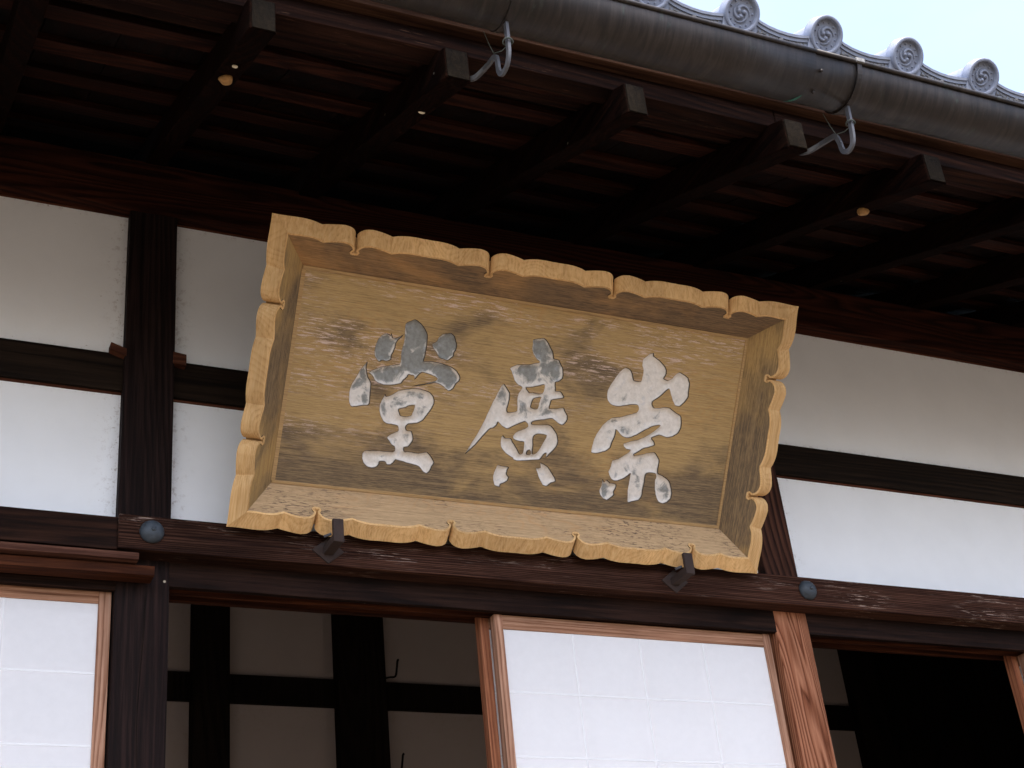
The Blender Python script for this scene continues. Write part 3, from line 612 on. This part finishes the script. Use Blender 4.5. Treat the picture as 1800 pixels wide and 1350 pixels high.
# ================================================================== SIGNBOARD
Wp, Hp, FA, FB, FE, FG = 1.3779, .5756, .0753, .0783, .0415, .011
sign = thing('signboard', 'weathered golden wooden signboard with scalloped frame and three carved white characters', 'signboard')
uu = Vector((.99999316, -.00252369, .00270215)); vv = Vector((-.00365576, -.56551198, .82473198)); nv = uu.cross(vv)
SO = Vector((.9984478, -.26705154, 3.59323413))
sign.matrix_world = Matrix(((uu.x, vv.x, nv.x, SO.x), (uu.y, vv.y, nv.y, SO.y), (uu.z, vv.z, nv.z, SO.z), (0, 0, 0, 1)))
CH = {
'do':([[(-4545,1256),(-4448,1394),(-4315,1443),(-4222,1405),(-4208,1479),(-4149,1353),(-4053,1363),(-3932,1425),(-3853,1482),(-3905,1398),(-3998,1292),(-4035,1183),(-4033,1101),(-4068,972),(-4108,883),(-4111,759),(-4242,696),(-4362,704),(-4430,654),(-4501,696),(-4582,799),(-4604,940),(-4594,1085)],
  [(-3005,1347),(-2943,1376),(-2877,1448),(-2837,1548),(-2741,1645),(-2613,1685),(-2504,1706),(-2405,1651),(-2343,1544),(-2287,1404),(-2289,1278),(-2331,1188),(-2337,1082),(-2415,1008),(-2495,945),(-2633,968),(-2749,995),(-2832,1099),(-2925,1191),(-2982,1266)],
  [(-3595,1930),(-3465,1876),(-3341,1790),(-3234,1670),(-3164,1533),(-3150,1348),(-3150,1139),(-3157,971),(-3170,844),(-3039,857),(-2840,867),(-2636,848),(-2429,813),(-2238,747),(-2135,666),(-2045,530),(-2064,433),(-2141,349),(-2198,215),(-2297,128),(-2390,148),(-2517,238),(-2658,283),(-2793,286),(-3004,217),(-3217,159),(-3409,120),(-3222,194),(-2989,261),(-2779,340),(-2701,413),(-2835,480),(-3006,510),(-3154,533),(-3225,492),(-3297,389),(-3361,307),(-3388,408),(-3465,408),(-3544,419),(-3594,319),(-3671,247),(-3722,157),(-3846,110),(-4014,68),(-4207,53),(-4363,85),(-4482,152),(-4552,257),(-4622,295),(-4678,337),(-4596,401),(-4447,487),(-4285,554),(-4077,614),(-3846,670),(-3833,796),(-3851,981),(-3829,1191),(-3818,1400),(-3839,1604),(-3844,1769),(-3748,1856)],
  [(-4758,620),(-4759,487),(-4731,346),(-4673,210),(-4575,89),(-4549,-42),(-4545,-206),(-4533,-349),(-4537,-535),(-4713,-573),(-4878,-618),(-5024,-640),(-5092,-542),(-5127,-382),(-5138,-199),(-5096,-29),(-5016,145),(-4940,340),(-4846,496)],
  [(-4139,-176),(-4074,-241),(-3913,-158),(-3756,-45),(-3548,27),(-3293,80),(-3070,73),(-2886,33),(-2761,-56),(-2696,-184),(-2698,-311),(-2763,-466),(-2851,-613),(-2939,-760),(-3100,-862),(-3335,-915),(-3401,-981),(-3374,-1083),(-3229,-1097),(-3168,-1205),(-3137,-1327),(-3205,-1461),(-3259,-1540),(-3365,-1562),(-3349,-1665),(-3196,-1659),(-2973,-1666),(-2842,-1652),(-2692,-1614),(-2566,-1706),(-2439,-1871),(-2487,-1993),(-2523,-2123),(-2610,-2206),(-2717,-2164),(-2846,-2051),(-3009,-2005),(-3189,-1983),(-3371,-1950),(-3550,-1927),(-3603,-2006),(-3680,-2072),(-3789,-2078),(-3843,-2010),(-3994,-2016),(-4004,-2090),(-4077,-2181),(-4202,-2215),(-4334,-2198),(-4457,-2097),(-4508,-1978),(-4516,-1855),(-4465,-1767),(-4232,-1737),(-3932,-1718),(-3671,-1711),(-3622,-1674),(-3649,-1573),(-3744,-1521),(-3825,-1426),(-3903,-1341),(-3789,-1234),(-3648,-1156),(-3601,-1109),(-3638,-1009),(-3763,-982),(-3959,-984),(-4078,-915),(-4161,-800),(-4215,-662),(-4237,-519),(-4206,-371),(-4166,-283)]],
 [(4,[(-3678,-545),(-3491,-481),(-3432,-432),(-3241,-388),(-3260,-547),(-3306,-677),(-3454,-716),(-3597,-712),(-3642,-634)])]),
'ko':([[(-45,1866),(111,1920),(294,1956),(415,1876),(506,1759),(612,1622),(653,1519),(692,1427),(837,1418),(914,1316),(1010,1176),(1046,1029),(1032,896),(939,808),(839,763),(872,636),(890,530),(1032,537),(1116,471),(1179,381),(1068,324),(905,293),(805,248),(778,125),(784,17),(972,35),(1204,89),(1265,10),(1358,-110),(1388,-216),(1346,-330),(1262,-406),(1139,-387),(1005,-305),(890,-264),(673,-322),(443,-371),(311,-430),(309,-491),(509,-483),(743,-456),(912,-468),(1024,-564),(1128,-683),(1196,-872),(1174,-1028),(1097,-1145),(977,-1289),(876,-1398),(888,-1255),(813,-1307),(718,-1459),(535,-1500),(280,-1538),(74,-1571),(-82,-1555),(-125,-1506),(-302,-1428),(-434,-1335),(-535,-1217),(-570,-1071),(-564,-963),(-525,-894),(-435,-969),(-275,-951),(-200,-1051),(-87,-1167),(33,-1327),(87,-1364),(164,-1334),(163,-1183),(148,-1022),(-17,-1019),(-151,-991),(-216,-923),(-180,-811),(-45,-709),(108,-638),(204,-573),(181,-506),(89,-445),(-76,-519),(-269,-628),(-419,-709),(-567,-662),(-672,-589),(-724,-552),(-756,-641),(-833,-736),(-944,-770),(-1059,-912),(-1171,-1074),(-1302,-1259),(-1458,-1426),(-1574,-1556),(-1510,-1389),(-1409,-1165),(-1304,-961),(-1206,-715),(-1127,-492),(-1051,-248),(-991,-49),(-893,198),(-814,422),(-727,530),(-631,445),(-501,290),(-485,121),(-503,-53),(-517,-184),(-472,-243),(-314,-213),(-204,-168),(-232,1),(-259,170),(-238,323),(-182,438),(-153,493),(-205,525),(-325,570),(-438,685),(-507,826),(-570,925),(-626,982),(-415,1117),(-71,1163),(109,1219),(266,1272),(159,1344),(46,1458),(-21,1578),(-34,1727)],
  [(-553,-1746),(-365,-1758),(-199,-1773),(-231,-1863),(-236,-1971),(-152,-2060),(-182,-2160),(-287,-2235),(-373,-2276),(-384,-2353),(-527,-2335),(-603,-2224),(-635,-2098),(-622,-1968),(-585,-1835)],
  [(733,-1544),(881,-1572),(1012,-1646),(1128,-1765),(1248,-1905),(1313,-2008),(1249,-2058),(1182,-2087),(1118,-2137),(1056,-2198),(933,-2178),(845,-2077),(753,-1956),(697,-1831),(617,-1709),(779,-1681)]],
 [(0,[(-34,511),(105,530),(330,596),(509,662),(520,527),(491,415),(342,385),(197,399),(95,376),(11,452)]),(0,[(238,221),(384,271),(464,292),(432,126),(410,-29),(319,-50),(221,-30),(191,10)]),(0,[(422,-818),(530,-752),(816,-752),(734,-978),(649,-1184),(550,-1303),(456,-1313),(448,-1119),(420,-949)]),(0,[(283,-1267),(366,-1226),(408,-1336),(285,-1354)])]),
'su':([[(3817,2016),(3845,1930),(4011,1852),(4183,1741),(4306,1622),(4346,1471),(4281,1327),(4416,1289),(4557,1363),(4638,1486),(4764,1575),(4914,1533),(5083,1454),(5165,1284),(5175,1081),(5185,879),(5085,708),(4953,579),(4797,582),(4682,726),(4588,894),(4510,1042),(4375,935),(4227,760),(4025,600),(4089,451),(4256,449),(4451,500),(4632,495),(4830,394),(5025,316),(5094,143),(5100,-37),(5038,-203),(4878,-323),(4682,-379),(4418,-337),(4182,-447),(4276,-549),(4314,-646),(4130,-734),(3961,-786),(3827,-890),(3680,-991),(3723,-1018),(3916,-963),(4108,-898),(4329,-853),(4446,-935),(4544,-1060),(4550,-1240),(4552,-1397),(4579,-1467),(4697,-1495),(4835,-1549),(4982,-1647),(5076,-1819),(5133,-1995),(5122,-2155),(5015,-2279),(4869,-2334),(4719,-2285),(4617,-2136),(4544,-1940),(4501,-1696),(4524,-1558),(4495,-1482),(4411,-1469),(4210,-1489),(4161,-1573),(4167,-1752),(4146,-2002),(4148,-2159),(4071,-2302),(3903,-2352),(3722,-2403),(3675,-2205),(3650,-1984),(3657,-1804),(3660,-1602),(3665,-1557),(3556,-1658),(3398,-1763),(3234,-1825),(3077,-1785),(2983,-1672),(2940,-1565),(2987,-1405),(3010,-1246),(3195,-1160),(3374,-1040),(3507,-936),(3543,-881),(3420,-868),(3323,-812),(3292,-704),(3504,-624),(3742,-546),(3928,-447),(4110,-325),(4288,-176),(4407,-50),(4221,-83),(4034,-183),(3851,-294),(3669,-416),(3485,-515),(3364,-540),(3180,-493),(3064,-396),(2979,-339),(2981,-494),(2917,-701),(2873,-884),(2766,-984),(2605,-1057),(2439,-1097),(2289,-1081),(2284,-905),(2319,-680),(2407,-471),(2519,-259),(2667,-109),(2798,-5),(3040,35),(3274,129),(3558,230),(3613,349),(3545,452),(3323,425),(3083,362),(2890,328),(2712,350),(2569,465),(2515,635),(2534,814),(2625,1003),(2738,1216),(2858,1387),(2991,1482),(3149,1436),(3247,1305),(3312,1146),(3549,1155),(3570,1325),(3569,1480),(3509,1606),(3503,1784),(3620,1911),(3708,1989)],
  [(2782,-1804),(2858,-1885),(2920,-1812),(3045,-1888),(3247,-1901),(3255,-2023),(3212,-2139),(3227,-2227),(3144,-2324),(3033,-2402),(2903,-2370),(2787,-2270),(2740,-2141),(2779,-2004)]],
 []),

}
def catmull(L, n=3):
    P = [Vector((a/1e4, b/1e4, 0)) for a, b in L]; out = []; m_ = len(P)
    for i in range(m_):
        a, b, c, d = P[i-1], P[i], P[(i+1) % m_], P[(i+2) % m_]
        for k in range(n):
            t_ = k/n
            q = .5*((2*b)+(c-a)*t_+(2*a-5*b+4*c-d)*t_*t_+(3*b-a-3*c+d)*t_**3)
            lin = b.lerp(c, t_); q = lin.lerp(q, .7)
            out.append(q)
    nrm = []
    for i in range(len(out)):
        d = out[(i+1) % len(out)]-out[i-1]; nrm.append(Vector((d.y, -d.x, 0)).normalized() if d.length > 1e-9 else Vector())
    return [q+nrm[i]*(.0008*noise.noise(q*380)+.0008*noise.noise(q*1000)) for i, q in enumerate(out)]
def area(P): return sum(P[i-1].x*P[i].y-P[i].x*P[i-1].y for i in range(len(P)))/2
def inset(P, d):
    s = 1 if area(P) > 0 else -1; out = []
    m_ = len(P)
    for i in range(m_):
        t_ = P[(i+1) % m_]-P[i-1]
        n_ = Vector((-t_.y, t_.x, 0)).normalized()*s if t_.length > 1e-9 else Vector()
        out.append(P[i]+n_*d)
    return out
def fill(loops, z):
    bm = bmesh.new(); es = []
    for Lp in loops:
        vs = [bm.verts.new((p.x, p.y, z)) for p in Lp]
        es += [bm.edges.new((vs[i-1], vs[i])) for i in range(len(vs))]
    bmesh.ops.triangle_fill(bm, use_beauty=True, use_dissolve=False, edges=es)
    for f in bm.faces:
        if f.normal.z < 0: f.normal_flip()
    return bm
rect = [Vector((sx*Wp/2, sy*Hp/2, 0)) for sx, sy in ((-1, -1), (1, -1), (1, 1), (-1, 1))]
cut = []
for v_ in range(4):                                   # densify so that the fill stays well shaped
    a, b = rect[v_], rect[(v_+1) % 4]
    cut += [a.lerp(b, i/12) for i in range(12)]
allloops = [cut]; CD = .0066
for key in ('do', 'ko', 'su'):
    outs, holes = CH[key]; outs = [catmull(L_) for L_ in outs]; holes = [catmull(L_) for i_, L_ in holes]
    allloops += outs + holes
    fl_ = [inset(P, .0014) for P in outs]+[inset(P, -.0012) for P in holes]
    # hollow-ground floor of the strokes: constrained triangulation with interior points, deeper away from the edge
    pv = []; pe = []
    for P in fl_:
        b0 = len(pv); pv += [(p.x, p.y) for p in P]; pe += [(b0+i, b0+(i+1) % len(P)) for i in range(len(P))]
    segs = [(pv[a], pv[b]) for a, b in pe]
    cell = {}
    for (ax, ay), (bx, by) in segs: cell.setdefault((int(((ax+bx)/2+1)/.012), int(((ay+by)/2+1)/.012)), []).append(((ax, ay), (bx, by)))
    def edge_dist(x, y):
        best = .012; cx, cy = int((x+1)/.012), int((y+1)/.012)
        for i in (-1, 0, 1):
            for j in (-1, 0, 1):
                for (ax, ay), (bx, by) in cell.get((cx+i, cy+j), ()):
                    dx, dy = bx-ax, by-ay; l2 = dx*dx+dy*dy or 1e-12; t_ = max(0, min(1, ((x-ax)*dx+(y-ay)*dy)/l2))
                    best = min(best, math.hypot(x-ax-t_*dx, y-ay-t_*dy))
        return best
    xs_ = [p[0] for p in pv]; ys_ = [p[1] for p in pv]; st = .0034
    pts = [Vector(p) for p in pv]; x = min(xs_)
    while x < max(xs_):
        y = min(ys_)
        while y < max(ys_):
            qx, qy = x+.001*math.sin(y*900), y+.001*math.sin(x*700)
            if edge_dist(qx, qy) > .0012: pts.append(Vector((qx, qy)))
            y += st
        x += st
    ov, oe, of, _a, _b, _c = geometry.delaunay_2d_cdt([Vector((p[0], p[1])) for p in pts], pe, [], 5, 1e-6)
    dist_ = [edge_dist(p[0], p[1]) for p in ov]
    verts_ = [(p[0], p[1], -(CD*.45+CD*1.0*math.sqrt(min(1, d/.012)))) for p, d in zip(ov, dist_)]
    o = mobj('carved_character', verts_, [tuple(f) for f in of], 'paint_'+key, sign, True)
    at = o.data.attributes.new('inside', 'FLOAT', 'POINT')
    for i, d in enumerate(dist_): at.data[i].value = min(1, d/.010)
    for p_ in o.data.polygons:
        if p_.normal.z < 0: p_.flip()
    o['label'] = {'do': 'carved character painted grey and white, nearest the left frame, with roof-like top', 'ko': 'middle carved character, grey above and white below', 'su': 'carved character painted mostly white, nearest the right frame'}[key]
    wv = []; wf = []
    for P, Q in zip(outs+holes, fl_):
        b0 = len(wv); m_ = len(P); wv += [(p.x, p.y, .0002) for p in P]+[(q.x, q.y, -CD*.45) for q in Q]
        wf += [(b0+i, b0+(i+1) % m_, b0+m_+(i+1) % m_, b0+m_+i) for i in range(m_)]
    mobj('carved_edge', wv, wf, 'carve_wall', sign)
bobj('panel', fill(allloops, 0), 'sign_panel', sign)
mobj('panel_back', [(sx*Wp/2, sy*Hp/2, z) for z in (-.03, -.012) for sx, sy in ((-1, -1), (1, -1), (1, 1), (-1, 1))], [(0, 3, 2, 1), (4, 5, 6, 7), (0, 1, 5, 4), (1, 2, 6, 5), (2, 3, 7, 6), (3, 0, 4, 7)], 'sign_face_h', sign)
fw = .0075
beam('panel_fillet', (-Wp/2, Hp/2-fw, -.002), (Wp/2, Hp/2+.001, .0035), 'sign_fillet', sign, .0012)
beam('panel_fillet', (-Wp/2, -Hp/2-.001, -.002), (Wp/2, -Hp/2+fw, .0035), 'sign_fillet', sign, .0012)
for s in (-1, 1): beam('panel_fillet', (s*(Wp/2-fw), -Hp/2+fw, -.002), (s*(Wp/2+.001), Hp/2-fw, .0033), 'sign_fillet', sign, .0012)

ELL = math.hypot(FA, FB)
KEY = [(-.034, .0022), (-.027, .0012), (-.020, -.0010), (-.014, -.0044), (-.009, -.0090), (-.0054, -.0140), (-.0034, -.0188), (-.0023, -.0225), (-.0030, -.0256), (-.0060, -.0282), (-.0076, -.0312), (-.0062, -.0340), (-.0028, -.0346), (0, -.0326)]
KEY = KEY + [(-a, b) for a, b in reversed(KEY[:-1])]
def edge_profile(half, notches):
    out = []
    ends = [-half]+notches+[half]
    for i in range(len(ends)-1):
        a, b = ends[i], ends[i+1]; first, last = i == 0, i == len(ends)-2
        s0 = a if first else a+.037; s1 = b if last else b-.037
        n_ = 26
        for k in range(n_+1):
            s = s0+(s1-s0)*k/n_
            if first or last:
                q = (b-s)/(b-a) if first else (s-a)/(b-a)           # 0 at the notch, 1 at the corner
                if q < .48: r = (.48-q)/.48; y = -.0100+.0135*math.sin(math.pi*.66*r)**.75
                else: r = (q-.48)/.52; y = -.0100+.0180*math.sin(math.pi*.9*r)**.8*(1-r)+.0100*r*r
            else:
                x_ = abs((s-(a+b)/2)/((b-a)/2))
                if x_ > .5: q = (x_-.5)/.5; y = -.0100+.0135*math.sin(math.pi*.66*q)**.75
                else: q = (.5-x_)/.5; y = -.0100+.0130*math.sin(math.pi*.80*q)**.7+.0038*q**10
            out.append((s, y))
        if not last: out += [(b+kx, ky) for kx, ky in KEY]
    return out
def frame_board(t_, o_, half, other, notches, facemat):
    T, Oo, N_ = Vector(t_), Vector(o_), Vector((0, 0, 1))
    fn_ = (-Oo*FB+N_*FA).normalized()                        # inner-face normal
    def P(s, d, lift=0): return T*s+Oo*(other+FA*d/ELL)+N_*(FB*d/ELL)+fn_*lift
    prof = [(s, ELL+y) for s, y in edge_profile(half+FA, notches)]
    s_last = max(notches)+.07
    def Bk(s, d):
        e = FE*max(0, (abs(s)-s_last)/(half+FA-s_last)); s2 = s+math.copysign(e, s)
        return T*s2+Oo*(other+FA*d/ELL+FE)+N_*(FB*d/ELL-FG)
    # rim inset line
    ins = []
    for i in range(len(prof)):
        a, b = prof[max(0, i-1)], prof[min(len(prof)-1, i+1)]; dx, dy = b[0]-a[0], b[1]-a[1]; l_ = math.hypot(dx, dy) or 1
        ins.append((prof[i][0]+dy/l_*.0058, prof[i][1]-dx/l_*.0058))
    ins[0] = (-(half+FA)+.0056, ELL-.0056); ins[-1] = (half+FA-.0056, ELL-.0056)
    # inner face, filled up to the scalloped edge
    bm = bmesh.new(); loop = [(-half, 0)]+prof+[(half, 0)]
    vs = [bm.verts.new((s, d, 0)) for s, d in loop]
    es = [bm.edges.new((vs[i-1], vs[i])) for i in range(len(vs))]
    bmesh.ops.triangle_fill(bm, use_beauty=True, edges=es)
    for v in bm.verts: v.co = P(v.co.x, v.co.y)
    for f in bm.faces:
        f.normal_update()
        if f.normal.dot(fn_) < 0: f.normal_flip()
    me = bpy.data.meshes.new('frame_board'); bm.to_mesh(me); bm.free()
    board = link('frame_board', me, facemat, sign)
    # scalloped end surface + back
    n_ = len(prof); V = [P(s, d, .0024) for s, d in prof]+[Bk(s, d) for s, d in prof]+[T*-half+Oo*other-N_*.03, T*half+Oo*other-N_*.03]
    F = [(i, i+1, n_+i+1, n_+i) for i in range(n_-1)]
    so_ = mobj('scalloped_edge', V, F, 'frame_rim', board, True); so_.data.set_sharp_from_angle(angle=RAD(24))
    Vb = [T*s+Oo*other-N_*.03 for s in (-half, half)]+[Bk(s, ELL*.5) for s in (-half-FA*.5, half+FA*.5)]
    mobj('board_back', Vb, [(0, 1, 3, 2)], 'sign_fillet', board)
    # raised rim line that follows the scallops on the face
    V = [P(s, d, .0024) for s, d in prof]+[P(s, d, .0024) for s, d in ins]+[P(s, d, -.0005) for s, d in ins]
    F = [(i, i+1, n_+i+1, n_+i) for i in range(n_-1)]+[(n_+i, n_+i+1, 2*n_+i+1, 2*n_+i) for i in range(n_-1)]
    ro_ = mobj('raised_rim', V, F, 'frame_rim', board); ro_.data.materials.append(M['carve_wall'])
    for f_ in ro_.data.polygons[n_-1:]: f_.material_index = 1
NX = [-.5725, -.1905, .1905, .5725]; NY = [-.175, .178]
frame_board((1, 0, 0), (0, 1, 0), Wp/2, Hp/2, NX, 'sign_face_h')
frame_board((1, 0, 0), (0, -1, 0), Wp/2, Hp/2, NX, 'sign_face_low')
frame_board((0, 1, 0), (-1, 0, 0), Hp/2, Wp/2, NY, 'sign_face_v')
frame_board((0, 1, 0), (1, 0, 0), Hp/2, Wp/2, NY, 'sign_face_v')

# iron brackets that carry the sign
for x, lab in ((.474, 'rusty iron bracket under the signboard near the black post'), (1.533, 'rusty iron bracket under the signboard near the weathered brown post')):
    t_ = thing('sign_bracket', lab, 'bracket', (x, -.06, 3.19))
    beam('back_plate', (-.030, -.005, -.030), (.030, .003, .030), 'iron', t_, .001, shear=lambda v: ((v.x+v.z)*.735, v.y, (v.z-v.x)*.60))
    beam('arm', (-.014, -.083, -.012), (.014, .01, .010), 'iron', t_, .002)
    beam('upturned_lip', (-.0145, -.0945, -.013), (.0145, -.0825, .052), 'iron', t_, .002)
    V, F = sweep([(-.03, -.062, .012), (-.012, -.07, .018)], .004, 8); mobj('pin', V, F, 'steel', t_)

# small insect cases stuck under the rafters
def blob(name, loc, r, mat_, lab, cat, sq=(1, 1, .7), group=None):
    bm = bmesh.new(); bmesh.ops.create_icosphere(bm, subdivisions=3, radius=r)
    for v in bm.verts:
        v.co *= 1+.28*noise.noise(v.co*60+Vector(loc)*9); v.co = Vector((v.co.x*sq[0], v.co.y*sq[1], v.co.z*sq[2]))
    o = bobj(name, bm, mat_, None, True); o.location = loc; return tag(o, lab, cat, group)
blob('wasp_nest', (.000, -.828, ez(0, -.828)-.008), .016, 'cocoon', 'ochre papery insect case under the rafter nearest the hall\'s black post', 'insect case', (1.1, .9, .75))
blob('wasp_nest', (1.873, -.838, ez(1.873, -.838)-.008), .016, 'cocoon', 'ochre papery insect case under a rafter above the right end of the signboard', 'insect case', (1.15, .85, .75))
blob('grub_case', (-.001, -.911, ez(0, -.911)-.003), .006, 'dropping', 'tiny pale grub case beside the ochre insect case', 'insect case', (1.2, .8, .6))
blob('grub_case', (.478, -.886, ez(.478, -.886)-.009), .0075, 'dropping', 'tiny pale grub case under the rafter that carries a gutter hook', 'insect case', (1.3, .9, .6))
